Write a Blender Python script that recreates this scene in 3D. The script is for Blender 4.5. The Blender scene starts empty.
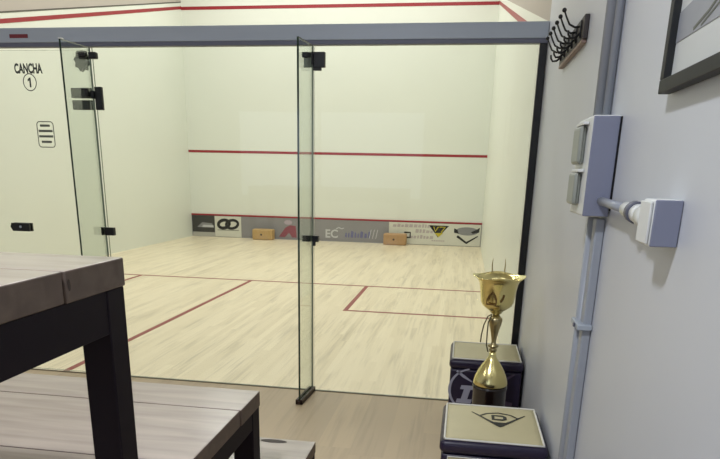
import bpy, bmesh, math, random
from mathutils import Vector, Matrix
random.seed(4)
PI = math.pi
C = bpy.context.scene.collection
SC = bpy.context.scene

# ------------------------------------------------------------------ helpers
def lin(r, g, b):
    f = lambda c: (c/255/12.92) if c/255 <= .04045 else ((c/255+.055)/1.055)**2.4
    return (f(r), f(g), f(b), 1)

def base_mat(name):
    m = bpy.data.materials.new(name); m.use_nodes = True
    nt = m.node_tree
    return m, nt, nt.nodes['Principled BSDF']

def plain(name, col, rough=.5, metal=0, noise=.0, scale=8, bump=0, coat=0, stretch=None):
    """solid colour with a little procedural variation"""
    m, nt, b = base_mat(name)
    b.inputs['Roughness'].default_value = rough
    b.inputs['Metallic'].default_value = metal
    b.inputs['Coat Weight'].default_value = coat
    b.inputs['Base Color'].default_value = col
    if noise or bump:
        tc = nt.nodes.new('ShaderNodeTexCoord')
        mp = nt.nodes.new('ShaderNodeMapping'); nt.links.new(tc.outputs['Object'], mp.inputs[0])
        if stretch: mp.inputs['Scale'].default_value = stretch
        n = nt.nodes.new('ShaderNodeTexNoise'); n.inputs['Scale'].default_value = scale
        n.inputs['Detail'].default_value = 5
        nt.links.new(mp.outputs[0], n.inputs['Vector'])
        mx = nt.nodes.new('ShaderNodeMix'); mx.data_type = 'RGBA'
        mx.inputs[6].default_value = tuple(c*(1-noise) for c in col[:3]) + (1,)
        mx.inputs[7].default_value = tuple(min(1, c*(1+noise)) for c in col[:3]) + (1,)
        nt.links.new(n.outputs['Fac'], mx.inputs[0])
        nt.links.new(mx.outputs[2], b.inputs['Base Color'])
        if bump:
            bp = nt.nodes.new('ShaderNodeBump'); bp.inputs['Strength'].default_value = bump
            bp.inputs['Distance'].default_value = .01
            nt.links.new(n.outputs['Fac'], bp.inputs['Height'])
            nt.links.new(bp.outputs[0], b.inputs['Normal'])
    return m

def glass(name, tint, ior=1.45, rough=0.0, refl=1.0):
    """thin architectural glass: tinted clear pass-through plus Fresnel reflection"""
    m = bpy.data.materials.new(name); m.use_nodes = True
    nt = m.node_tree; nt.nodes.clear()
    out = nt.nodes.new('ShaderNodeOutputMaterial')
    mix = nt.nodes.new('ShaderNodeMixShader')
    tr = nt.nodes.new('ShaderNodeBsdfTransparent'); tr.inputs[0].default_value = tint
    gl = nt.nodes.new('ShaderNodeBsdfGlossy'); gl.inputs['Roughness'].default_value = rough
    fr = nt.nodes.new('ShaderNodeFresnel'); fr.inputs[0].default_value = ior
    mu = nt.nodes.new('ShaderNodeMath'); mu.operation = 'MULTIPLY'; mu.inputs[1].default_value = refl
    nt.links.new(fr.outputs[0], mu.inputs[0]); nt.links.new(mu.outputs[0], mix.inputs[0])
    nt.links.new(tr.outputs[0], mix.inputs[1]); nt.links.new(gl.outputs[0], mix.inputs[2])
    nt.links.new(mix.outputs[0], out.inputs[0])
    return m

def boards(name, c1, c2, c3, width, length, along='y', rough=.35, streak=.5, coat=0., gap=.0, spec=.5):
    """strip flooring: boards of random tone with grain streaks along their length"""
    m, nt, b = base_mat(name)
    N = nt.nodes.new; L = nt.links.new
    tc = N('ShaderNodeTexCoord'); sp = N('ShaderNodeSeparateXYZ'); L(tc.outputs['Object'], sp.inputs[0])
    a, c = (sp.outputs[0], sp.outputs[1]) if along == 'y' else (sp.outputs[1], sp.outputs[0])
    def mth(op, x, y=None):
        n = N('ShaderNodeMath'); n.operation = op
        if isinstance(x, (int, float)): n.inputs[0].default_value = x
        else: L(x, n.inputs[0])
        if y is not None:
            if isinstance(y, (int, float)): n.inputs[1].default_value = y
            else: L(y, n.inputs[1])
        return n.outputs[0]
    row = mth('FLOOR', mth('DIVIDE', a, width))
    w1 = N('ShaderNodeTexWhiteNoise'); w1.noise_dimensions = '1D'; L(row, w1.inputs['W'])
    off = mth('ADD', mth('DIVIDE', c, length), mth('MULTIPLY', w1.outputs[0], 7.3))
    col = mth('FLOOR', off)
    cb = N('ShaderNodeCombineXYZ'); L(row, cb.inputs[0]); L(col, cb.inputs[1])
    w2 = N('ShaderNodeTexWhiteNoise'); w2.noise_dimensions = '2D'; L(cb.outputs[0], w2.inputs['Vector'])
    # grain, much longer than wide
    g = N('ShaderNodeCombineXYZ')
    L(mth('MULTIPLY', a, 42), g.inputs[0]); L(mth('MULTIPLY', c, 1.6), g.inputs[1]); L(mth('MULTIPLY', w2.outputs[0], 40), g.inputs[2])
    gn = N('ShaderNodeTexNoise'); gn.inputs['Scale'].default_value = 1; gn.inputs['Detail'].default_value = 4
    L(g.outputs[0], gn.inputs['Vector'])
    # broad patches of worn or darker strips
    g2 = N('ShaderNodeCombineXYZ')
    L(mth('MULTIPLY', a, 7), g2.inputs[0]); L(mth('MULTIPLY', c, .9), g2.inputs[1])
    pn = N('ShaderNodeTexNoise'); pn.inputs['Scale'].default_value = 1; pn.inputs['Detail'].default_value = 3
    L(g2.outputs[0], pn.inputs['Vector'])
    r1 = N('ShaderNodeMix'); r1.data_type = 'RGBA'; r1.inputs[6].default_value = c1; r1.inputs[7].default_value = c2
    L(w2.outputs[0], r1.inputs[0])
    f = mth('MULTIPLY', mth('MULTIPLY', gn.outputs[0], pn.outputs[0]), 1.0)
    rmp = N('ShaderNodeMapRange'); rmp.inputs[1].default_value = .24; rmp.inputs[2].default_value = .46
    rmp.inputs[3].default_value = 0; rmp.inputs[4].default_value = streak; L(f, rmp.inputs[0])
    r2 = N('ShaderNodeMix'); r2.data_type = 'RGBA'; r2.inputs[7].default_value = c3
    L(rmp.outputs[0], r2.inputs[0]); L(r1.outputs[2], r2.inputs[6])
    L(r2.outputs[2], b.inputs['Base Color'])
    b.inputs['Roughness'].default_value = rough; b.inputs['Coat Weight'].default_value = coat
    b.inputs['Coat Roughness'].default_value = .25
    b.inputs['Specular IOR Level'].default_value = spec
    return m

M = {}
M['court_wall'] = plain('court_wall_paint', lin(221, 224, 212), .42, noise=.025, scale=1.2)
M['upper_wall'] = plain('upper_wall_paint', lin(178, 170, 160), .7, noise=.04, scale=2)
M['side_wall'] = plain('gallery_wall_paint', lin(203, 206, 212), .42, noise=.03, scale=2.5, bump=.05)
M['ceiling'] = plain('ceiling_paint', lin(205, 203, 196), .8)
M['court_floor'] = boards('maple_strips', lin(230, 217, 187), lin(219, 205, 174), lin(158, 144, 120), .058, 1.3, 'y', .32, .55)
M['gallery_floor'] = boards('gallery_boards', lin(204, 182, 148), lin(193, 172, 141), lin(158, 138, 112), .19, 1.2, 'y', .45, .5)
M['line'] = plain('red_line_paint', lin(136, 48, 44), .45, noise=.08, scale=30)
M['line_wall'] = plain('red_wall_line_paint', lin(148, 34, 42), .45, noise=.06, scale=30)
M['crack'] = plain('dark_joint', lin(86, 84, 76), .7)  # even dark grey for the thin line on the left court wall
M['alu'] = plain('grey_aluminium', lin(172, 180, 190), .45, .1, noise=.03, scale=3, stretch=(1, 20, 20))
M['alu_dark'] = plain('dark_channel', lin(104, 106, 120), .5, .2)
M['black'] = plain('black_metal', lin(20, 20, 20), .38, .1, noise=.1, scale=30)
M['black_post'] = plain('black_post', lin(14, 14, 15), .4)
M['shoe'] = plain('dark_bronze_shoe', lin(64, 48, 42), .4, .4, noise=.1, scale=20)
M['threshold'] = plain('threshold_strip', lin(112, 102, 80), .5)
M['hinge'] = plain('dark_grey_hinge', lin(40, 47, 40), .4, .1, noise=.05, scale=20)
M['pad'] = plain('grey_pad', lin(150, 160, 148), .5)
M['glass'] = glass('clear_glass', (.975, .985, .975, 1), 1.35, 0, .6)
M['fin_glass'] = glass('fin_glass', (.955, .978, .958, 1), 1.3, 0, .35)
M['edge'] = plain('green_glass_edge', lin(38, 56, 42), .15, 0, noise=.1, scale=5, coat=.5)
M['edge_soft'] = plain('pale_glass_edge', lin(128, 140, 122), .2, coat=.3)
M['ink'] = plain('dark_ink', lin(52, 58, 54), .6)
M['ink_soft'] = plain('worn_ink', lin(98, 102, 92), .6)
M['redtag'] = plain('red_sticker', lin(120, 34, 44), .5)
M['frame_black'] = plain('black_frame_steel', lin(24, 15, 24), .6, 0, noise=.12, scale=14)
M['frame_black'].name = 'black_steel_tube'
M['frame_black'].node_tree.nodes['Principled BSDF'].inputs['Specular IOR Level'].default_value = .2
def wood(name, c1, c2, rough, coat=0):
    m, nt, b = base_mat(name)
    N = nt.nodes.new; L = nt.links.new
    tc = N('ShaderNodeTexCoord'); mp = N('ShaderNodeMapping'); L(tc.outputs['Object'], mp.inputs[0])
    mp.inputs['Scale'].default_value = (1.6, 16, 16)
    n = N('ShaderNodeTexNoise'); n.inputs['Scale'].default_value = 1.4; n.inputs['Detail'].default_value = 7
    n.inputs['Distortion'].default_value = .5; L(mp.outputs[0], n.inputs['Vector'])
    mr = N('ShaderNodeMapRange'); mr.inputs[1].default_value = .3; mr.inputs[2].default_value = .7
    L(n.outputs[0], mr.inputs[0])
    mx = N('ShaderNodeMix'); mx.data_type = 'RGBA'; mx.inputs[6].default_value = c1; mx.inputs[7].default_value = c2
    L(mr.outputs[0], mx.inputs[0]); L(mx.outputs[2], b.inputs['Base Color'])
    b.inputs['Roughness'].default_value = rough; b.inputs['Coat Weight'].default_value = coat; b.inputs['Coat Roughness'].default_value = .2
    bp = N('ShaderNodeBump'); bp.inputs['Strength'].default_value = .06; bp.inputs['Distance'].default_value = .004
    L(n.outputs[0], bp.inputs['Height']); L(bp.outputs[0], b.inputs['Normal'])
    return m
M['plank'] = wood('greywashed_plank', lin(158, 143, 132), lin(190, 175, 163), .32, .9)
M['endgrain'] = wood('brown_plank_edge', lin(92, 78, 68), lin(112, 96, 85), .55)
M['knot'] = plain('dark_knot', lin(66, 56, 50), .6, noise=.2, scale=40)
M['navy'] = plain('navy_vinyl', lin(38, 30, 56), .38, noise=.12, scale=25, bump=.1)
M['tan'] = plain('tan_vinyl', lin(200, 190, 150), .5, noise=.07, scale=12, bump=.08)
M['piping'] = plain('white_piping', lin(232, 230, 220), .5)
M['print_white'] = plain('white_print', lin(168, 168, 186), .6)
M['print_faded'] = plain('faded_print', lin(92, 78, 104), .6)
M['gold'] = plain('polished_gold', lin(238, 224, 158), .22, 1, noise=.06, scale=4)
M['gold_dull'] = plain('silver_gold', lin(176, 162, 122), .3, 1, noise=.08, scale=20)
M['plinth'] = plain('dark_plinth', lin(34, 24, 20), .22, 0, noise=.1, scale=12, coat=.4)
M['crest'] = plain('dark_crest', lin(112, 84, 44), .4, .4)
M['ribbon'] = plain('dark_cord', lin(88, 82, 56), .6)
M['plastic_shaded'] = plain('shaded_plastic', lin(130, 134, 154), .5, noise=.03, scale=6)  # shaded tone of the white plastic, for the near sides of both boxes
M['plastic_white'] = plain('white_plastic', lin(222, 224, 222), .4, noise=.02, scale=6)
M['flap'] = plain('grey_flap', lin(150, 154, 146), .45, noise=.04, scale=10)
M['pipe'] = plain('grey_conduit', lin(156, 161, 170), .42, noise=.03, scale=6)
M['rack_wood'] = plain('dark_rack_board', lin(56, 50, 48), .5, noise=.15, scale=20, stretch=(8, 1, 8))
M['rack_edge'] = plain('brown_rack_edge', lin(138, 116, 104), .5, noise=.1, scale=20)
M['pframe'] = plain('black_picture_frame', lin(24, 26, 28), .6, noise=.1, scale=15)
M['paper'] = plain('pale_print_paper', lin(205, 208, 206), .5, noise=.05, scale=10)
M['band'] = plain('grey_print_band', lin(150, 153, 160), .5, noise=.08, scale=18)
M['adv_dark'] = plain('charcoal_panel', lin(54, 54, 50), .5, noise=.15, scale=6)
M['adv_white'] = plain('white_panel', lin(206, 205, 190), .5, noise=.03, scale=8)
M['adv_grey'] = plain('grey_panel', lin(136, 134, 134), .5, noise=.08, scale=3)
M['adv_bottom'] = plain('pale_skirting', lin(170, 168, 158), .5)
M['txt_grey'] = plain('grey_lettering', lin(132, 132, 132), .5)
M['txt_black'] = plain('black_lettering', lin(20, 20, 18), .5)
M['txt_white'] = plain('white_lettering', lin(190, 190, 190), .5)
M['txt_blue'] = plain('blue_lettering', lin(104, 104, 140), .5)
M['txt_maroon'] = plain('maroon_mark', lin(138, 74, 84), .5)
M['txt_pink'] = plain('pale_pink_mark', lin(172, 158, 166), .5)
M['txt_yellow'] = plain('yellow_mark', lin(186, 172, 40), .5)
M['txt_faint'] = plain('faint_lettering', lin(176, 166, 162), .5)
M['card'] = plain('tan_cardboard', lin(178, 148, 98), .7, noise=.08, scale=14)
M['card_b'] = plain('brown_cardboard', lin(172, 138, 98), .7, noise=.08, scale=14)

# --- mesh pieces (all added to a bmesh in world coordinates) ---
def bx(bm, x0, x1, y0, y1, z0, z1, bev=0, seg=2, mi=0):
    r = bmesh.ops.create_cube(bm, size=1)
    vs = r['verts']
    for v in vs:
        v.co = Vector(((x0+x1)/2+v.co.x*(x1-x0), (y0+y1)/2+v.co.y*(y1-y0), (z0+z1)/2+v.co.z*(z1-z0)))
    fs = list({f for v in vs for f in v.link_faces})
    for f in fs: f.material_index = mi
    if bev:
        es = list({e for v in vs for e in v.link_edges})
        rr = bmesh.ops.bevel(bm, geom=es, offset=bev, segments=seg, affect='EDGES', profile=.5)
        for f in rr['faces']: f.material_index = mi; f.smooth = True
    return bm

def tube(bm, pts, r, n=10, caps=True, mi=0):
    pts = [Vector(p) for p in pts]; rings = []
    rs = r if isinstance(r, (list, tuple)) else [r]*len(pts)
    up = None
    for i, p in enumerate(pts):
        a = pts[max(0, i-1)]; b = pts[min(len(pts)-1, i+1)]
        t = (b-a).normalized()
        if up is None: up = t.orthogonal().normalized()
        up = (up-t*up.dot(t)).normalized(); s = t.cross(up)
        rings.append([bm.verts.new(p+rs[i]*(math.cos(k*2*PI/n)*up+math.sin(k*2*PI/n)*s)) for k in range(n)])
    for A, B in zip(rings, rings[1:]):
        for k in range(n):
            f = bm.faces.new((A[k], A[(k+1) % n], B[(k+1) % n], B[k])); f.smooth = True; f.material_index = mi
    if caps:
        bm.faces.new(rings[0][::-1]).material_index = mi; bm.faces.new(rings[-1]).material_index = mi
    return bm

def lathe(bm, prof, cx, cy, n=40, closed=False, mi=0, wob=None):
    rings = []
    for j, (r, z) in enumerate(prof):
        rings.append([bm.verts.new((cx+r*math.cos(k*2*PI/n), cy+r*math.sin(k*2*PI/n), z+(wob(j, k*2*PI/n) if wob else 0))) for k in range(n)])
    pr = list(zip(rings, rings[1:]))
    if closed: pr.append((rings[-1], rings[0]))
    for A, B in pr:
        for k in range(n):
            f = bm.faces.new((A[k], A[(k+1) % n], B[(k+1) % n], B[k])); f.smooth = True; f.material_index = mi
    if not closed:
        bm.faces.new(rings[0][::-1]); bm.faces.new(rings[-1])
    return bm

def slab(bm, poly, ax, h, o, flip=False, mi=0):
    """polygon (2-D points) as a thin plate. o: function (u, v, w)->xyz, thickness h in w"""
    A = [bm.verts.new(o(u, v, 0)) for u, v in poly]; B = [bm.verts.new(o(u, v, h)) for u, v in poly]
    bm.faces.new(A[::-1]); bm.faces.new(B)
    n = len(poly)
    for k in range(n): bm.faces.new((A[k], A[(k+1) % n], B[(k+1) % n], B[k]))
    return bm

def strip(bm, pts, w, h, o, closed=False):
    """flat ribbon of width w following 2-D pts, as a thin plate"""
    n = len(pts); L, R = [], []
    for i in range(n):
        a = pts[(i-1) % n] if (closed or i) else pts[0]
        b = pts[(i+1) % n] if (closed or i < n-1) else pts[-1]
        dx, dy = b[0]-a[0], b[1]-a[1]; d = math.hypot(dx, dy) or 1
        ww = w[i] if isinstance(w, (list, tuple)) else w
        nx, ny = -dy/d*ww/2, dx/d*ww/2
        L.append((pts[i][0]+nx, pts[i][1]+ny)); R.append((pts[i][0]-nx, pts[i][1]-ny))
    rng = range(n if closed else n-1)
    V = [[bm.verts.new(o(p[0], p[1], q)) for p in S] for S, q in ((L, 0), (R, 0), (L, h), (R, h))]
    for i in rng:
        j = (i+1) % n
        bm.faces.new((V[2][i], V[2][j], V[3][j], V[3][i])); bm.faces.new((V[0][j], V[0][i], V[1][i], V[1][j]))
        bm.faces.new((V[0][i], V[0][j], V[2][j], V[2][i])); bm.faces.new((V[1][j], V[1][i], V[3][i], V[3][j]))
    if not closed:
        for i in (0, n-1): bm.faces.new((V[0][i], V[2][i], V[3][i], V[1][i]))
    return bm

def ell(cx, cy, rx, ry, n=32, a0=0, a1=2*PI, skew=0):
    full = abs(a1-a0-2*PI) < 1e-6
    k = n if full else n-1
    return [(cx+rx*math.cos(a0+(a1-a0)*i/k)+skew*ry*math.sin(a0+(a1-a0)*i/k), cy+ry*math.sin(a0+(a1-a0)*i/k)) for i in range(n)]

def rrect(x0, x1, y0, y1, r, n=6):
    P = []
    for cx, cy, a in ((x1-r, y1-r, 0), (x0+r, y1-r, PI/2), (x0+r, y0+r, PI), (x1-r, y0+r, 3*PI/2)):
        for i in range(n+1):
            t = a+PI/2*i/n; P.append((cx+r*math.cos(t), cy+r*math.sin(t)))
    return P

# --- object linking ---
WLOC = {}
def obj(name, bm, mat, parent=None, base=None):
    """one mesh object. base: origin of a top-level mesh; a child takes its parent's origin"""
    if parent is not None: base = WLOC[parent.name]
    if base is None:
        vs = [v.co for v in bm.verts]
        base = Vector(((min(v.x for v in vs)+max(v.x for v in vs))/2, (min(v.y for v in vs)+max(v.y for v in vs))/2, min(v.z for v in vs)))
    base = Vector(base)
    bmesh.ops.recalc_face_normals(bm, faces=bm.faces)
    bmesh.ops.translate(bm, vec=-base, verts=bm.verts)
    me = bpy.data.meshes.new(name); bm.to_mesh(me); bm.free()
    for m in (mat if isinstance(mat, (list, tuple)) else [mat]): me.materials.append(m)
    o = bpy.data.objects.new(name, me); C.objects.link(o)
    if parent is not None: o.parent = parent
    else: o.location = base
    WLOC[o.name] = base
    return o

def tag(o, label, cat, group=None):
    o['label'] = label; o['category'] = cat
    if group: o['group'] = group
    return o

def thing(name, label, cat, loc, group=None):
    o = bpy.data.objects.new(name, None); C.objects.link(o); o.location = loc
    o.empty_display_size = .05
    WLOC[o.name] = Vector(loc)
    return tag(o, label, cat, group)

def struct(name, bm, mat, parent=None):
    o = obj(name, bm, mat, parent, base=None if parent else (0, 0, 0))
    if parent is None: o['kind'] = 'structure'
    return o

def text_bm(s, size, o, sx=1, h=.001, bold=0):
    """lettering as a thin solid plate mapped through o(u, v, w)"""
    cu = bpy.data.curves.new('t', 'FONT'); cu.body = s; cu.size = size; cu.extrude = .5; cu.offset = bold
    cu.align_x = 'CENTER'; cu.align_y = 'CENTER'; cu.resolution_u = 4
    to = bpy.data.objects.new('t', cu); C.objects.link(to)
    dg = bpy.context.evaluated_depsgraph_get(); dg.update()
    me = bpy.data.meshes.new_from_object(to.evaluated_get(dg))
    bm = bmesh.new(); bm.from_mesh(me)
    for v in bm.verts: v.co = Vector(o(v.co.x*sx, v.co.y, (v.co.z+.5)*h))
    bpy.data.objects.remove(to); bpy.data.curves.remove(cu); bpy.data.meshes.remove(me)
    return bm
B = bmesh.new

# ------------------------------------------------------------------ court shell
W = 3.2; YF = 9.75; GY = -6.6; GH = 3.4; CH = 6.2
def outz(y): return 2.13+(4.57-2.13)*y/YF
struct('floor', bx(B(), -W, W, -.006, YF, -.08, 0), M['court_floor'])['label'] = 'pale maple strip floor of the squash court'
bm = B(); bx(bm, -W, W, GY, -.006, -.08, 0)
struct('floor_gallery', bm, M['gallery_floor'])
# front wall: play area, then a plain upper part
bm = B(); bx(bm, -W, W, YF, YF+.15, 0, 4.70, mi=0); bx(bm, -W, W, YF, YF+.15, 4.70, CH, mi=1)
struct('wall_front', bm, [M['court_wall'], M['court_wall']])
def sidewall(name, sgn):
    bm = B(); x0, x1 = sgn*W, sgn*(W+.15)
    def prism(poly, mi):
        A = [bm.verts.new((x0, y, z)) for y, z in poly]; D = [bm.verts.new((x1, y, z)) for y, z in poly]
        fs = [bm.faces.new(A), bm.faces.new(D)]
        for k in range(len(poly)): fs.append(bm.faces.new((A[k], A[(k+1) % len(poly)], D[(k+1) % len(poly)], D[k])))
        for f in fs: f.material_index = mi
    prism([(0, 0), (YF, 0), (YF, 4.70), (0, 2.26)], 0)
    prism([(0, 2.26), (YF, 4.70), (YF, CH), (0, CH)], 1)
    struct(name, bm, [M['court_wall'], M['upper_wall']])
sidewall('wall_left', -1); sidewall('wall_right', 1)
struct('wall_gallery_right', bx(B(), W, W+.15, GY, 0, 0, GH), M['side_wall'])
struct('wall_gallery_left', bx(B(), -W-.15, -W, GY, 0, 0, GH), M['side_wall'])
struct('wall_back', bx(B(), -W, W, GY-.15, GY, 0, GH), M['side_wall'])
struct('wall_over_gallery', bx(B(), -W, W, -.15, 0, GH, CH), M['upper_wall'])
struct('ceiling', bx(B(), -W, W, 0, YF, CH, CH+.1), M['ceiling'])
struct('ceiling_gallery', bx(B(), -W, W, GY, 0, GH, GH+.1), M['ceiling'])
# grey strip and its joint along the foot of the front wall (the tin)
struct('baseboard_front', bx(B(), -W+.002, W-.002, YF-.022, YF, 0, .462), M['adv_grey'])
# painted lines on the walls
n = [0]
def trim(bm, mat, label):
    n[0] += 1
    o = struct('trim_%d' % n[0], bm, mat); o['label'] = label; return o
trim(bx(B(), -W, W, YF-.03, YF, .462, .495, .004), M['line_wall'], 'red top edge of the tin on the front wall')
trim(bx(B(), -W, W, YF-.004, YF, 1.79, 1.84), M['line_wall'], 'red service line across the front wall')
trim(bx(B(), -W, W, YF-.004, YF, 4.555, 4.615), M['line_wall'], 'red out line across the top of the front wall')
for s, nm in ((-1, 'left'), (1, 'right')):
    bm = B()
    o = lambda u, v, w, s=s: (s*(W-w), u, v)
    slab(bm, [(0, outz(0)), (YF, outz(YF)), (YF, outz(YF)+.055), (0, outz(0)+.055)], 0, .004, o)
    trim(bm, M['line_wall'], 'red out line sloping down the %s court wall' % nm)
bm = B(); slab(bm, [(0, 2.25), (YF, 4.69), (YF, 4.71), (0, 2.27)], 0, .004, lambda u, v, w: (-W+w, u, v))
trim(bm, M['crack'], 'thin dark joint above the red line on the left court wall')
# painted lines on the floor
FL = .0015; lw = .05
trim(bx(B(), -W, W, 4.235, 4.285, 0, FL), M['line'], 'short line across the court floor')
trim(bx(B(), -.025, .025, 0.02, 4.235, 0, FL), M['line'], 'half court line running down the floor')
bm = B(); bx(bm, 1.575, 1.625, 2.635, 4.235, 0, FL); bx(bm, 1.625, W, 2.635, 2.685, 0, FL)
trim(bm, M['line'], 'right service box lines on the floor')
bm = B(); bx(bm, -1.625, -1.575, 2.635, 4.235, 0, FL); bx(bm, -W, -1.625, 2.635, 2.685, 0, FL)
trim(bm, M['line'], 'left service box lines on the floor')
trim(bx(B(), -W, W, -.012, .006, 0, .004, .001), M['threshold'], 'thin threshold strip under the glass')

# ------------------------------------------------------------------ sponsor panels on the front wall
fo = lambda u, v, w: (u, YF-.024-w, v)
def fpx(px): return -3.2+(px-192.0)/45.35
t = thing('advertising_panel', 'charcoal panel with grey lettering at the left end of the front wall strip', 'sign', (-2.92, YF-.024, .09))
obj('board', bx(B(), -3.185, -2.665, YF-.030, YF-.0225, .10, .458, .001), M['adv_dark'], t)
o1 = lambda u, v, w: (u, YF-.031-w, v)
bm = B(); slab(bm, [(-3.08, .20), (-2.95, .31), (-2.72, .29), (-2.68, .20)], 0, .001, o1); obj('faded_mark', bm, M['txt_grey'], t)
bm = B(); slab(bm, [(-2.96, .205), (-2.93, .255), (-2.69, .25), (-2.69, .205)], 0, .001, lambda u, v, w: o1(u, v, w+.0015)); obj('bright_bar', bm, M['txt_white'], t)
t = thing('advertising_panel', 'white panel with two black overlapping rings, beside the charcoal panel', 'sign', (-2.34, YF-.024, .02))
obj('board', bx(B(), -2.655, -2.045, YF-.030, YF-.0225, .01, .452, .001), M['adv_white'], t)
bm = B(); strip(bm, ell(-2.445, .285, .125, .088, skew=.25), .068, .0015, o1, True); strip(bm, ell(-2.255, .285, .135, .090, skew=.25), .058, .0015, lambda u, v, w: o1(u, v, w+.0003), True)
obj('ring_logo', bm, M['txt_black'], t)
bm = B(); bx(bm, -2.60, -2.10, YF-.032, YF-.0305, .148, .160); obj('small_lettering', bm, M['ink_soft'], t)
t = thing('advertising_panel', 'long grey banner with maroon mark and white EC letters along front wall', 'sign', (-.35, YF-.024, .05))
obj('board', bx(B(), -2.035, 1.245, YF-.029, YF-.0225, .045, .455, .001), M['adv_grey'], t)
bm = B(); slab(bm, [(-1.18, .06), (-1.03, .26), (-.93, .31), (-.80, .30), (-.78, .05), (-.88, .05), (-.95, .15), (-1.05, .05)], 0, .001, o1); obj('maroon_mark', bm, M['txt_maroon'], t)
bm = B(); slab(bm, ell(-.97, .37, .09, .05, 20), 0, .001, o1); obj('pink_mark', bm, M['txt_pink'], t)
obj('lettering', text_bm('EC', .24, lambda u, v, w: o1(u+.0, v+.155, w), 1.0, .001, .006), M['txt_white'], t)
bm = B(); strip(bm, [(.10, .27), (.16, .30), (.22, .275), (.27, .29)], .02, .001, o1); obj('accent_stroke', bm, M['txt_white'], t)
bm = B()
rx = .3
while rx < .84:
    ww = random.uniform(.03, .07); slab(bm, [(rx, .1), (rx+ww*.2, random.uniform(.18, .25)), (rx+ww, random.uniform(.17, .24)), (rx+ww*.9, .095)], 0, .001, o1); rx += ww+.022
obj('blue_lettering', bm, M['txt_blue'], t)
bm = B()
for a in (.83, .90, .97): strip(bm, [(a, .09), (a+.04, .28)], .014, .001, lambda u, v, w: o1(u, v, w+.0012))
obj('white_strokes', bm, M['txt_white'], t)
t = thing('advertising_panel', 'white panel with faint lettering and a yellow triangle at right end of front wall', 'sign', (2.2, YF-.024, .01))
obj('board', bx(B(), 1.25, 3.185, YF-.030, YF-.0225, .01, .455, .001), M['adv_white'], t)
for row, zz in ((0, .36), (1, .25), (2, .13)):
    bm = B(); rx = 1.33
    while rx < 2.15:
        ww = random.uniform(.04, .09); hh = random.uniform(.05, .08)
        if not (row == 1 and rx < 1.80): slab(bm, [(rx, zz), (rx+.01, zz+hh), (rx+ww, zz+hh*.9), (rx+ww-.01, zz)], 0, .001, o1)
        rx += ww+random.uniform(.008, .014)
    obj('faint_lettering', bm, M['txt_faint'], t)
bm = B(); strip(bm, [(1.58, .25), (1.71, .25), (1.71, .145), (1.63, .145)], .035, .0015, o1); obj('black_bracket_mark', bm, M['txt_black'], t)
bm = B(); slab(bm, [(2.10, .415), (2.52, .415), (2.30, .165)], 0, .001, o1); tr = obj('triangle_logo', bm, M['txt_black'], t)
o2 = lambda u, v, w: (u, YF-.0325-w, v)
bm = B(); slab(bm, [(2.22, .26), (2.41, .26), (2.31, .175)], 0, .001, o2)
strip(bm, [(2.20, .39), (2.24, .29), (2.30, .39)], .022, .001, o2); strip(bm, [(2.32, .385), (2.44, .385), (2.36, .27)], .022, .001, o2)
obj('triangle_lettering', bm, M['txt_yellow'], tr)
bm = B(); rx = 2.17
for k in range(6): slab(bm, [(rx, .085), (rx, .11), (rx+.035, .11), (rx+.035, .085)], 0, .001, o1); rx += .047
obj('small_lettering', bm, M['txt_faint'], t)
bm = B(); slab(bm, ell(2.90, .315, .24, .085, 28), 0, .001, o1); bd = obj('badge', bm, M['txt_grey'], t)
bm = B(); slab(bm, [(2.63, .37), (2.70, .34), (2.73, .26), (2.63, .28)], 0, .001, o2); slab(bm, [(3.16, .40), (3.10, .36), (2.98, .30), (3.02, .27), (3.15, .30)], 0, .001, o2)
strip(bm, [(2.70, .21), (2.90, .075), (3.13, .22)], [.05, .045, .02], .001, o2); obj('badge_outline', bm, M['txt_black'], bd)
struct('baseboard_skirting', bx(B(), -3.19, -2.66, YF-.028, YF-.022, 0, .095, .001), M['adv_bottom'])

# two small boxes on the floor by the front wall
def carton(x0, x1, h, mat, label):
    t = thing('cardboard_box', label, 'box', ((x0+x1)/2, YF-.2, 0.0))
    b_ = bx(B(), x0, x1, YF-.33, YF-.10, 0, h, .028, 4); obj('carton', b_, mat, t)
    bm = B();     slab(bm, ell((x0+x1)/2-.02, h*.5, .022, .022, 14), 0, .001, lambda u, v, w: (u, YF-.3305-w, v))
    obj('finger_hole', bm, M['knot'], t)
carton(-1.70, -1.25, .225, M['card'], 'yellowish tan box on court floor by the front wall, left of the tall glass fin')
carton(1.17, 1.65, .235, M['card_b'], 'brownish tan box on court floor by the front wall, right of the tall glass fin')

# ------------------------------------------------------------------ glass back wall
GT = 2.15; g = .006
def pane(name, x0, x1, z0, z1, label=None, cat=None, loc=None, parent=None, mats=None):
    bm = bx(B(), x0, x1, -g, g, z0, z1)
    for f in bm.faces:
        if abs(f.normal.y) < .5: f.material_index = 1
    o = obj(name, bm, mats or [M['glass'], M['edge']], parent)
    if label: tag(o, label, cat)
    return o
def corner_edges(bm, axis):
    bm.normal_update()
    for f in bm.faces:
        if abs(f.normal[axis]) < .5: f.material_index = 1
def pane2(name, x0, x1, z0, z1, parent=None, label=None):
    bm = bx(B(), x0, x1, -g, g, z0, z1); corner_edges(bm, 1)
    o = obj(name, bm, [M['glass'], M['edge_soft']], parent)
    if label: tag(o, label, 'glass panel')
    return o
pane2('glass_partition', 1.868, 3.151, .006, GT, None, 'clear glass back wall panel between the central fin and the black post')
pane2('glass_partition', .446, 1.852, .006, GT, None, 'clear glass back wall panel between the two glass fins')
pane2('glass_partition', -W+.02, -.455, .006, GT, None, 'clear glass back wall panel left of the door, mostly outside the photo')
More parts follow.
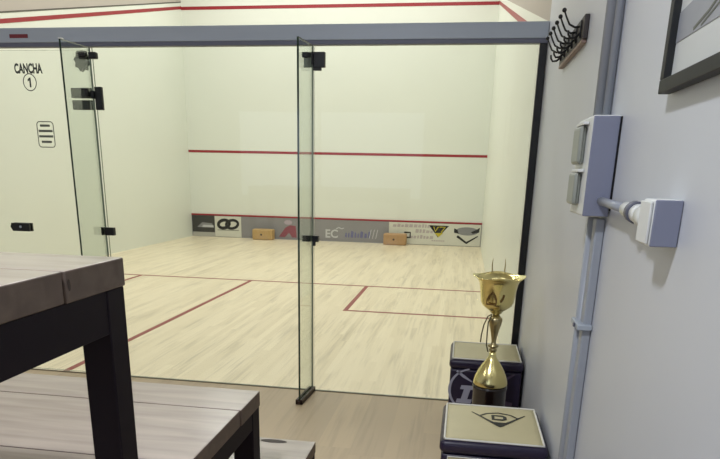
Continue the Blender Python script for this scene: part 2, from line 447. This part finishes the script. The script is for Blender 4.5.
# door
door = thing('glass_door', 'clear glass court door with CANCHA 1 lettering, left of the glass fins', 'door', (0, 0, .006))
pane2('door_leaf', -.448, .424, .012, 2.135, door)
so = lambda u, v, w: (u, -g-.0003-w, v)
obj('court_lettering', text_bm('CANCHA', .078, lambda u, v, w: so(u-.004, v+2.026, w), .58, .0006, .0032), M['ink'], door)
bm = B(); strip(bm, ell(-.002, 1.948, .045, .05, 40), .0055, .0006, so, True); obj('number_ring', bm, M['ink'], door)
bm = B(); slab(bm, [(-.005, 1.918), (.006, 1.918), (.006, 1.976), (-.003, 1.976), (-.016, 1.964), (-.016, 1.952), (-.005, 1.960)], 0, .0006, so); obj('court_number', bm, M['ink'], door)
st = bm = B(); strip(bm, rrect(.012, .128, 1.555, 1.712, .02), .006, .0006, so, True)
st = obj('notice_sticker', bm, M['ink_soft'], door)
bm = B()
for x0, x1, z in ((.034, .104, 1.688), (.020, .120, 1.655), (.020, .120, 1.622), (.034, .106, 1.588)):
    slab(bm, [(x0, z-.007), (x1, z-.007), (x1, z+.007), (x0, z+.007)], 0, .0006, so)
obj('notice_lines', bm, M['ink_soft'], st)
bm = B(); slab(bm, [(-.268, 1.032), (-.258, 1.058), (-.125, 1.058), (-.125, 1.004), (-.252, 1.004)], 0, .014, lambda u, v, w: (u, -g-.001-w, v))
slab(bm, [(-.268, 1.032), (-.258, 1.058), (-.125, 1.058), (-.125, 1.004), (-.252, 1.004)], 0, .014, lambda u, v, w: (u, g+.001+w, v))
lk = obj('door_lock', bm, M['black'], door)
bm = B(); lathe(bm, [(.008, 0), (.008, .004)], 0, 0, 16)
for v in bm.verts: v.co = Vector((-.19+v.co.x, -g-.0155-v.co.z, 1.034+v.co.y))
obj('keyhole', bm, M['alu'], lk)
# door hinge and pivot fittings (on the door side of the left fin)
def plate(bm, x0, x1, z0, z1, th=.012, bev=.0015):
    bx(bm, x0, x1, -g-.0005-th, -g-.0005, z0, z1, bev); bx(bm, x0, x1, g+.0005, g+.0005+th, z0, z1, bev)
    return bm
bm = B(); plate(bm, .285, .424, 1.856, 1.914); obj('hinge_plate', bm, M['hinge'], door)
bm = B(); plate(bm, .288, .424, 1.786, 1.842); obj('hinge_plate', bm, M['hinge'], door)
bm = B()
star = []
for k in range(16):
    a = k*PI/8+.2; r = .062 if k % 2 else .047; star.append((.372+r*math.cos(a)*.8, 2.070+r*math.sin(a)))
slab(bm, star, 0, .01, lambda u, v, w: (u, -g-.0005-w, v)); slab(bm, star, 0, .01, lambda u, v, w: (u, g+.0005+w, v))
obj('pivot_patch', bm, M['hinge'], door)
# glass fins with their fittings
def shear(bm):
    for v in bm.verts: v.co.x += .072*v.co.y
    return bm
def fin(x, label):
    t = thing('glass_fin', label, 'glass fin', (x, -.14, 0.0))
    bm = bx(B(), x-g, x+g, -.285, -.0105, .022, GT-.004); corner_edges(bm, 0)
    for fc in bm.faces:
        if fc.normal.y > .5: fc.material_index = 2
    shear(bm)
    obj('fin_pane', bm, [M['fin_glass'], M['edge'], M['edge_soft']], t)
    bm = B(); bx(bm, x-.022, x-g-.0005, -.30, -.0105, .0005, .034, .002); bx(bm, x+g+.0005, x+.022, -.30, -.0105, .0005, .034, .002)
    bx(bm, x-.022, x+.022, -.30, -.0105, .0005, .0215, .002)
    obj('floor_shoe', shear(bm), M['shoe'], t)
    return t
f1 = fin(.435, 'glass fin at the hinge side of the court door, leftmost of the two')
bm = B(); bx(bm, .455, .502, -.030, -.0075, 1.784, 1.920, .003); bx(bm, .4415, .458, -.05, -.0075, 1.85, 1.895, .002); bx(bm, .400, .4285, -.05, -.0195, 1.862, 1.907, .002); obj('hinge_body', shear(bm), M['black'], f1)
bm = B(); bx(bm, .4415, .490, -.04, -.0075, 2.080, 2.118, .005); bx(bm, .365, .4285, -.045, -.0178, 2.090, 2.125, .008, 3); obj('top_bracket', shear(bm), M['black'], f1)
bm = B(); bx(bm, .4415, .505, -.035, -.0075, 1.0, 1.052, .003); bx(bm, .415, .4285, -.035, -.0075, 1.0, 1.052, .003); obj('middle_clamp', shear(bm), M['black'], f1)
bm = B(); bx(bm, .425, .445, -.287, -.26, GT-.0035, GT+.004, .002); obj('top_cap', shear(bm), M['plastic_white'], f1)
f2 = fin(1.860, 'tall glass fin standing on a dark floor shoe in centre of photo')
bm = B(); bx(bm, 1.8665, 1.938, -.032, -.0075, 2.028, 2.112, .003); bx(bm, 1.8665, 1.915, -.028, -.0075, 2.012, 2.03, .003); bx(bm, 1.800, 1.8535, -.03, -.0075, 2.082, 2.112, .003); bx(bm, 1.866, 1.874, -.06, -.0075, 2.04, 2.108, .002)
obj('top_bracket', shear(bm), M['black'], f2)
bm = B(); bx(bm, 1.808, 1.8535, -.0185, -.0075, 2.03, 2.081, .002); obj('grey_pad', shear(bm), M['pad'], f2)
bm = B(); bx(bm, 1.8665, 1.905, -.045, -.0075, 1.012, 1.050, .003); bx(bm, 1.800, 1.8535, -.045, -.0075, 1.012, 1.050, .003); bx(bm, 1.8665, 1.882, -.03, -.0075, .985, 1.014, .003); obj('middle_clamp', shear(bm), M['black'], f2)
# header beam and end post
t = thing('header_beam', 'long grey aluminium beam across the top of the glass wall', 'beam', (0, 0, GT))
obj('profile', bx(B(), -W+.002, W-.002, -.03, .03, GT+.024, GT+.108, .003), M['alu'], t)
obj('channel', bx(B(), -W+.002, W-.002, -.024, .024, GT+.0005, GT+.024, .001), M['alu_dark'], t)
tag(obj('sticker', bx(B(), -.088, .038, -.0325, -.030, GT+.050, GT+.072, .0005), M['redtag']), 'small red rectangular sticker on the grey beam above the door lettering', 'sticker')
tag(obj('metal_post', bx(B(), 3.158, 3.1985, -.022, .022, 0.0065, GT, .002), M['black_post']), 'narrow black post where the glass wall meets the right wall', 'post')

# ------------------------------------------------------------------ plank furniture
def plank_set(name, cat, label, x0, x1, y_far, pw, ztop, th, leg, rail, knots=()):
    """planks along x; y_far is the edge nearest the court"""
    y_near = y_far-sum(pw)
    t = thing(name, label, cat, ((x0+x1)/2, (y_far+y_near)/2, 0))
    bm = B()
    cut = y_far
    for k, (pw_) in enumerate(pw):
        a = cut; cut -= pw_; xe = x1-(.003 if k % 2 else 0)
        bx(bm, x0, xe, a-pw_+.0015, a-.0015, ztop-th, ztop, .003, 2)
    bm.normal_update()
    for f in bm.faces:
        if f.normal.z < .5: f.material_index = 1
    tp = obj('tabletop' if cat == 'table' else 'seat', bm, [M['plank'], M['endgrain']], t)
    ins = .003; zr = ztop-th
    a0, a1 = x0+ins, x1-ins; b0, b1 = y_near+ins, y_far-ins
    for lx in (a0, a1-leg):
        for ly in (b0, b1-leg):
            obj('leg', bx(B(), lx, lx+leg, ly, ly+leg, 0, zr, .003), M['frame_black'], t)
    bm = B()
    bx(bm, a0+leg, a1-leg, b1-leg, b1-.002, zr-rail, zr-.0005, .002); bx(bm, a0+leg, a1-leg, b0+.002, b0+leg, zr-rail, zr-.0005, .002)
    bx(bm, a1-leg, a1-.002, b0+leg, b1-leg, zr-rail, zr-.0005, .002); bx(bm, a0+.002, a0+leg, b0+leg, b1-leg, zr-rail, zr-.0005, .002)
    obj('frame', bm, M['frame_black'], t)
    return t, tp
t1, top1 = plank_set('bar_table', 'table', 'tall plank table with black steel frame in the left foreground, highest of the three',
                     .45, 2.172, -2.905, (.19, .36, .21), 1.275, .054, .061, .082)
o = lambda u, v, w: (2.172+w, u, v)
bm = B(); slab(bm, ell(-3.085, 1.251, .0035, .010, 14), 0, .0008, o); obj('wood_knot', bm, M['knot'], top1)
t2, top2 = plank_set('plank_table', 'table', 'low greyish plank table behind the tall table, its right corner before the glass wall',
                     -.2, 2.185, -2.145, (.185, .37, .185), .75, .052, .068, .06)
t3, top3 = plank_set('plank_bench', 'bench', 'low plank bench peeking out right of the low table at bottom of photo',
                     -.1, 2.303, -1.842, (.284,), .45, .045, .045, .05)
bm = B(); slab(bm, ell(2.145, -1.872, .052, .015, 24), 0, .0008, lambda u, v, w: (u, v, .45+w)); obj('wood_knot', bm, M['knot'], top3)

# ------------------------------------------------------------------ ottomans
def ottoman(x0, x1, y0, y1, h, label, kind):
    t = thing('cube_ottoman', label, 'ottoman', ((x0+x1)/2, (y0+y1)/2, 0))
    lid = .062
    obj('body', bx(B(), x0+.008, x1-.008, y0+.008, y1-.008, 0, h-lid-.001, .012, 3), M['navy'], t)
    bm = B(); bx(bm, x0, x1, y0, y1, h-lid, h-.004, .024, 5)
    ld = obj('padded_lid', bm, M['navy'], t)
    # crowned top panel
    bm = B(); e = .018; nx = 14; X0, X1, Y0, Y1 = x0+e, x1-e, y0+e, y1-e
    def crown(u, v): return .010*(math.sin(PI*u)*math.sin(PI*v))**.5
    G = [[bm.verts.new((X0+(X1-X0)*i/nx, Y0+(Y1-Y0)*j/nx, h-.003+crown(min(.999, max(.001, i/nx)), min(.999, max(.001, j/nx))))) for j in range(nx+1)] for i in range(nx+1)]
    for i in range(nx):
        for j in range(nx): bm.faces.new((G[i][j], G[i+1][j], G[i+1][j+1], G[i][j+1])).smooth = True
    bd = [G[i][0] for i in range(nx+1)]+[G[nx][j] for j in range(1, nx+1)]+[G[i][nx] for i in range(nx-1, -1, -1)]+[G[0][j] for j in range(nx-1, 0, -1)]
    lo = [bm.verts.new((v.co.x, v.co.y, h-.008)) for v in bd]
    for k in range(len(bd)): bm.faces.new((bd[k], lo[k], lo[(k+1) % len(bd)], bd[(k+1) % len(bd)]))
    bm.faces.new(lo)
    tp = obj('top_panel', bm, M['tan'], t)
    bm = B(); P = [(X0, Y0), (X1, Y0), (X1, Y1), (X0, Y1)]
    pts = []
    for k in range(4):
        a, b_ = P[k], P[(k+1) % 4]
        for i in range(12): pts.append((a[0]+(b_[0]-a[0])*i/12, a[1]+(b_[1]-a[1])*i/12, h-.0015))
    pts.append(pts[0]); tube(bm, pts, .0042, 8, False); obj('white_piping', bm, M['piping'], tp)
    # emblem printed on the top: winged rounded diamond with a square D
    cx, cy = (X0+X1)/2+.03, (Y0+Y1)/2+.045
    def oc(u, v, w):
        a = (cx+u*1.12-X0)/(X1-X0); b_ = (cy+v*1.12-Y0)/(Y1-Y0)
        u *= 1.12; v *= 1.12
        return (cx+u, cy+v, h-.003+crown(a, b_)+.0012+w)
    if kind == 'front':
        def dens(P, n=8):
            R = []
            for a, b_ in zip(P, P[1:]): R += [(a[0]+(b_[0]-a[0])*i/n, a[1]+(b_[1]-a[1])*i/n) for i in range(n)]
            return R+[P[-1]]
        bm = B()
        strip(bm, dens([(-.100, .050), (-.045, -.028), (.0, -.085), (.045, -.028), (.100, .050)]), [.004+.013*min(i, 32-i)/16 for i in range(33)], .0006, oc)
        strip(bm, dens([(-.07, .01), (-.045, .040), (0, .055), (.045, .040), (.07, .01)]), .008, .0006, oc)
        strip(bm, [(-.022, -.020), (-.022, .022), (.012, .022), (.022, .012), (.022, -.010), (.012, -.020)], .014, .0008, oc, True)
        slab(bm, [(-.030, -.047), (.030, -.047), (0, -.083)], 0, .0006, oc)
        obj('emblem', bm, M['txt_black'], tp)
        # tan panel with white trim on the side facing the room
        bm = bx(B(), x0+.035, x1-.02, y0+.0045, y0+.0078, .03, h-lid-.008, .001); sp = obj('side_panel', bm, M['tan'], t)
        bm = B(); pts = [(x0+.035, y0+.004, .03), (x1-.02, y0+.004, .03), (x1-.02, y0+.004, h-lid-.008), (x0+.035, y0+.004, h-lid-.008), (x0+.035, y0+.004, .03)]
        tube(bm, pts, .003, 8, False); obj('white_piping', bm, M['piping'], sp)
    else:
        # big white flying-letter logo printed on the side facing the room
        os_ = lambda u, v, w: (x0+u, y0+.0075-w, v+.035)
        bm = B()
        strip(bm, ell(.135, .235, .125, .125, 30, PI*.55, PI*1.42), [.016-.008*abs(i-15)/15 for i in range(30)], .001, os_)
        strip(bm, [(.045, .345), (.085, .315), (.135, .285)], [.010, .016, .006], .001, os_)
        # blocky slanted letter
        slab(bm, [(.050, .155), (.056, .180), (.078, .180), (.092, .238), (.070, .238), (.076, .262), (.150, .262), (.144, .238), (.128, .238), (.114, .180), (.140, .180), (.134, .155)], 0, .001, os_)
        obj('printed_logo', bm, M['print_white'], t)
        bm = B(); strip(bm, [(.27, .30), (.32, .315), (.365, .345)], [.006, .016, .008], .001, os_)
        strip(bm, ell(.20, .235, .12, .125, 16, -PI*.35, PI*.05), .012, .001, os_)
        strip(bm, [(.255, .165), (.31, .17), (.365, .168)], [.012, .034, .020], .001, os_)
        obj('printed_wing', bm, M['print_faded'], t)
    return t
ottoman(2.770, 3.186, -1.725, -1.285, .452, 'navy cube ottoman nearest the viewer, tan top with winged emblem', 'front')
ottoman(2.780, 3.192, -.565, -.155, .452, 'navy cube ottoman behind the trophy with large white logo on its side', 'rear')

# ------------------------------------------------------------------ trophy
tx, ty = 2.993, -.90
t = thing('trophy', 'gold cup trophy standing between the two navy ottomans', 'trophy', (tx, ty, 0))
bm = B(); lathe(bm, [(.088, 0), (.092, .004), (.092, .03), (.084, .036), (.084, .40), (.087, .408), (.087, .420), (.080, .424)], tx, ty, 40); obj('plinth', bm, M['plinth'], t)
bm = B(); lathe(bm, [(.083, .4245), (.086, .436), (.083, .452), (.076, .475), (.064, .502), (.047, .530), (.032, .551), (.022, .566), (.017, .580), (.015, .598)], tx, ty, 44); obj('domed_foot', bm, M['gold'], t)
bm = B(); lathe(bm, [(.015, .5985), (.019, .604), (.019, .612), (.013, .618), (.026, .624), (.027, .630), (.013, .637), (.011, .650), (.014, .672), (.021, .705), (.029, .735), (.034, .757), (.033, .768), (.024, .775), (.018, .785)], tx, ty, 36); obj('stem', bm, M['gold_dull'], t)
def wob(j, a): return .0
cup_o = [(.012, .7855), (.024, .792), (.034, .806), (.052, .818), (.070, .832), (.079, .850), (.083, .880), (.087, .910), (.093, .938), (.106, .962), (.127, .976)]
cup_i = [(r-.003, z+.002) for r, z in cup_o[::-1]]
bm = B(); lathe(bm, cup_o+[(.1245, .978)]+cup_i, tx, ty, 56, True, 0,
                lambda j, a: .005*math.cos(4*a)*(1 if 8 <= j <= 14 else 0)); cup = obj('cup', bm, M['gold'], t)
bm = B()
def oc(u, v, w):
    a = -PI/2-.28+u/.083; r = .0875+w+max(0, (v-.85))*.05
    return (tx+r*math.cos(a), ty+r*math.sin(a), v)
strip(bm, [(-.030, .850), (-.028, .872), (-.018, .892), (-.006, .908), (.006, .892), (.014, .872), (.014, .850)], .008, .001, oc, True)
strip(bm, [(.034, .862), (.044, .880), (.048, .898)], .006, .001, oc)
obj('engraved_crest', bm, M['crest'], cup)
# two thin handles rising above the rim, and a hanging cord at the left of the stem
for s in (-1, 1):
    bm = B(); c0 = tx+s*.028
    tube(bm, [(c0, ty+.105, .955), (c0+s*.002, ty+.117, .985), (c0+s*.004, ty+.120, 1.015), (c0+s*.002, ty+.122, 1.045)], [.0035, .0035, .003, .001], 8)
    obj('rim_spike', bm, M['gold_dull'], t)
bm = B()
tube(bm, [(tx-.022, ty-.03, .792), (tx-.040, ty-.036, .783), (tx-.056, ty-.038, .740), (tx-.064, ty-.038, .690), (tx-.066, ty-.038, .652)], .0032, 8)
tube(bm, [(tx-.022, ty-.035, .788), (tx-.036, ty-.040, .755), (tx-.037, ty-.040, .70), (tx-.036, ty-.040, .64), (tx-.026, ty-.036, .605)], .0032, 8)
obj('hanging_cord', bm, M['ribbon'], t)

# ------------------------------------------------------------------ right wall fittings
# double conduit
def pipe(y, z0, z1, r, label):
    bm = B(); tube(bm, [(W-r-.002, y, z0), (W-r-.002, y, z1)], r, 16)
    tag(obj('wall_conduit', bm, M['pipe']), label, 'conduit')
t = thing('wall_conduit', 'grey pipe run rising from the socket box up the right wall', 'conduit', (W-.02, -1.97, 1.605))
bm = B(); tube(bm, [(W-.022, -1.935, 1.607), (W-.022, -1.935, GH-.001)], .019, 16); obj('pipe', bm, M['pipe'], t)
bm = B(); tube(bm, [(W-.013, -1.985, 1.607), (W-.013, -1.985, GH-.001)], .011, 14); obj('thin_pipe', bm, M['pipe'], t)
t = thing('wall_conduit', 'grey trunking dropping from the socket box to floor with one clamp', 'conduit', (W-.02, -2.05, .001))
obj('trunking', bx(B(), W-.026, W-.001, -2.105, -2.055, .001, 1.328, .004), M['pipe'], t)
bm = B(); tube(bm, [(W-.020, -2.030, .001), (W-.020, -2.030, 1.328)], .0165, 16); obj('pipe', bm, M['pipe'], t)
bm = B(); bx(bm, W-.044, W-.001, -2.118, -2.002, 1.005, 1.022, .003); cl = obj('clamp', bm, M['alu'], t)
bm = B(); bx(bm, W-.050, W-.0445, -2.085, -2.070, 1.008, 1.020, .002); obj('screw', bm, M['alu_dark'], cl)
# socket box
t = thing('socket_box', 'white wall socket box with two grey hinged covers, near side coloured as shaded, above the trunking', 'electrical box', (W, -2.03, 1.33))
obj('housing', bx(B(), W-.072, W, -2.135, -1.900, 1.335, 1.600, .006, 3), [M['plastic_white']], t)
obj('shaded_near_face', bx(B(), W-.072, W-.004, -2.141, -2.1352, 1.336, 1.597, .002), M['plastic_shaded'], t)  # thin plate that paints shade onto the near side of the white housing
obj('back_seam', bx(B(), W-.0035, W-.0008, -2.146, -2.1355, 1.352, 1.596, 0), M['black'], t)
for z0, z1 in ((1.475, 1.578), (1.362, 1.452)):
    bm = B(); bx(bm, W-.092, W-.0725, -2.06, -1.945, z0, z1, .010, 4); c_ = obj('socket_cover', bm, M['flap'], t)
    obj('cover_hinge', bx(B(), W-.088, W-.0725, -2.08, -1.96, z1+.001, z1+.009, .002), M['plastic_white'], c_)
# junction box with coupling
t = thing('junction_box', 'small white junction box on the right wall, near side coloured as shaded, with white coupling', 'electrical box', (W, -2.70, 1.31))
obj('housing', bx(B(), W-.050, W, -2.742, -2.662, 1.315, 1.402, .005, 3), M['plastic_white'], t)
obj('shaded_near_face', bx(B(), W-.0495, W-.001, -2.7475, -2.7425, 1.316, 1.4015, .002), M['plastic_shaded'], t)  # darker skin: shade on this side is put into the colour
obj('cover', bx(B(), W-.056, W-.0505, -2.738, -2.666, 1.320, 1.398, .002), M['plastic_white'], t)
bm = B(); tube(bm, [(W-.028, -2.6615, 1.362), (W-.028, -2.60, 1.364)], .024, 18); tube(bm, [(W-.028, -2.5995, 1.364), (W-.028, -2.53, 1.368)], .020, 18)
tube(bm, [(W-.028, -2.5295, 1.368), (W-.028, -2.44, 1.371)], .0165, 18); cp = obj('coupling', bm, M['plastic_white'], t)
bm = B(); tube(bm, [(W-.028, -2.545, 1.3672), (W-.028, -2.515, 1.369)], .0235, 18); obj('gland_nut', bm, M['alu_dark'], cp)
bm = B(); tube(bm, [(W-.028, -2.4395, 1.371), (W-.028, -2.30, 1.374), (W-.028, -2.142, 1.378)], .011, 14)
tag(obj('wall_conduit', bm, M['pipe']), 'short pale horizontal pipe between socket box and junction box', 'conduit')

# hook rack
t = thing('coat_rack', 'dark wooden coat rack with curved metal hooks on right wall beside the beam', 'coat rack', (W, -1.1, 1.92))
def yz(y): return 1.0
obj('board', bx(B(), W-.018, W, -1.40, -.78, 1.918, 2.0, .004), M['rack_wood'], t)
obj('lower_edge', bx(B(), W-.020, W-.001, -1.39, -.79, 1.906, 1.9175, .002), M['rack_edge'], t)
for k in range(6):
    y = -1.345+k*.101
    bm = B()
    bx(bm, W-.024, W-.0185, y-.009, y+.009, 1.93, 1.988, .002)
    tube(bm, [(W-.022, y, 1.968), (W-.042, y, 1.966), (W-.062, y, 1.976), (W-.074, y, 1.998), (W-.083, y, 2.018)], [.0045, .004, .0036, .0034, .0032], 10)
    tube(bm, [(W-.022, y, 1.945), (W-.038, y, 1.932), (W-.054, y, 1.930), (W-.062, y, 1.942), (W-.064, y, 1.956)], [.0045, .0045, .004, .004, .004], 10)
    hk = obj('hook', bm, M['black'], t)
    bm = B()
    bmesh.ops.create_icosphere(bm, subdivisions=2, radius=.0085, matrix=Matrix.Translation((W-.085, y, 2.023)))
    for f in bm.faces: f.smooth = True
    obj('hook_tip', bm, M['black'], hk)

# framed picture
t = thing('framed_picture', 'black framed pale print hanging at the top right of the right wall', 'picture', (W, -2.9, 1.62))
y1, y0, z0, z1 = -2.553, -3.38, 1.603, 2.20
bm = B(); fw = .026
bx(bm, W-.026, W-.002, y0, y1, z0, z0+fw, .002); bx(bm, W-.026, W-.002, y0, y1, z1-fw, z1, .002)
bx(bm, W-.026, W-.002, y1-fw, y1, z0+fw, z1-fw, .002); bx(bm, W-.026, W-.002, y0, y0+fw, z0+fw, z1-fw, .002)
obj('frame', bm, M['pframe'], t)
pp = obj('print', bx(B(), W-.012, W-.004, y0+fw+.0005, y1-fw-.0005, z0+fw+.0005, z1-fw-.0005), M['paper'], t)
op = lambda u, v, w: (W-.0125-w, u, v)
bm = B(); slab(bm, [(-2.580, 1.692), (-3.35, 1.692), (-3.35, 1.765), (-2.78, 1.765), (-2.70, 1.755), (-2.580, 1.745)], 0, .0006, op); bd = obj('grey_band', bm, M['band'], pp)
bm = B(); strip(bm, [(-2.68, 1.698), (-2.75, 1.712), (-2.84, 1.742), (-2.94, 1.758)], .006, .0006, lambda u, v, w: op(u, v, w+.0008)); strip(bm, [(-2.72, 1.696), (-2.82, 1.720), (-2.92, 1.74)], .004, .0006, lambda u, v, w: op(u, v, w+.0008))
obj('drawn_lines', bm, M['ink_soft'], bd)

# ------------------------------------------------------------------ light
def area(name, loc, rot, sx, sy, power, col, spread=PI):
    l = bpy.data.lights.new(name, 'AREA'); l.shape = 'RECTANGLE'; l.size = sx; l.size_y = sy
    l.energy = power; l.color = col; l.spread = spread
    o_ = bpy.data.objects.new(name, l); C.objects.link(o_); o_.location = loc; o_.rotation_euler = rot
    return o_
warm = (.975, .995, .98)
for x in (-1.9, 0, 1.9):
    for y in (1.6, 4.8, 8.0):
        area('court_lamp', (x, y, CH-.05), (0, 0, 0), .35, 1.6, 46, warm)
area('gallery_lamp', (1.9, -3.7, GH-.03), (0, 0, 0), .22, .25, 58, (.88, .92, 1))
area('gallery_lamp', (-1.4, -3.2, GH-.03), (0, 0, 0), .3, 1.2, 24, (.93, .95, 1))
area('gallery_window', (.6, GY+.05, 1.7), (PI/2, 0, 0), 3.0, 1.3, 22, (.66, .78, 1))
w = bpy.data.worlds.new('world'); SC.world = w; w.use_nodes = True
w.node_tree.nodes['Background'].inputs[0].default_value = (.8, .88, 1, 1)
w.node_tree.nodes['Background'].inputs[1].default_value = .25

# ------------------------------------------------------------------ camera
cx, cy, cz, yaw, pitch, roll, f = 2.80149, -4.02643, 1.43693, .1564325, .2958464, .0228937, 633.588
F = Vector((-math.sin(yaw)*math.cos(pitch), math.cos(yaw)*math.cos(pitch), -math.sin(pitch)))
R = Vector((math.cos(yaw), math.sin(yaw), 0)); U = R.cross(F)
R2 = math.cos(roll)*R+math.sin(roll)*U; U2 = -math.sin(roll)*R+math.cos(roll)*U
cam = bpy.data.cameras.new('camera'); cam.sensor_width = 36; cam.sensor_fit = 'HORIZONTAL'; cam.lens = f*36/720
cam.shift_x = (360-357.272)/720; cam.shift_y = (366.177-229.5)/720; cam.clip_start = .02
co = bpy.data.objects.new('camera', cam); C.objects.link(co)
m = Matrix.Identity(4)
for i in range(3): m[i][0] = R2[i]; m[i][1] = U2[i]; m[i][2] = -F[i]; m[i][3] = (cx, cy, cz)[i]
co.matrix_world = m
SC.camera = co
SC.view_settings.view_transform = 'Standard'; SC.view_settings.look = 'None'
SC.view_settings.gamma = 1; SC.view_settings.use_curve_mapping = False
SC.view_settings.exposure = 0
SC.cycles.max_bounces = 12; SC.cycles.transparent_max_bounces = 16
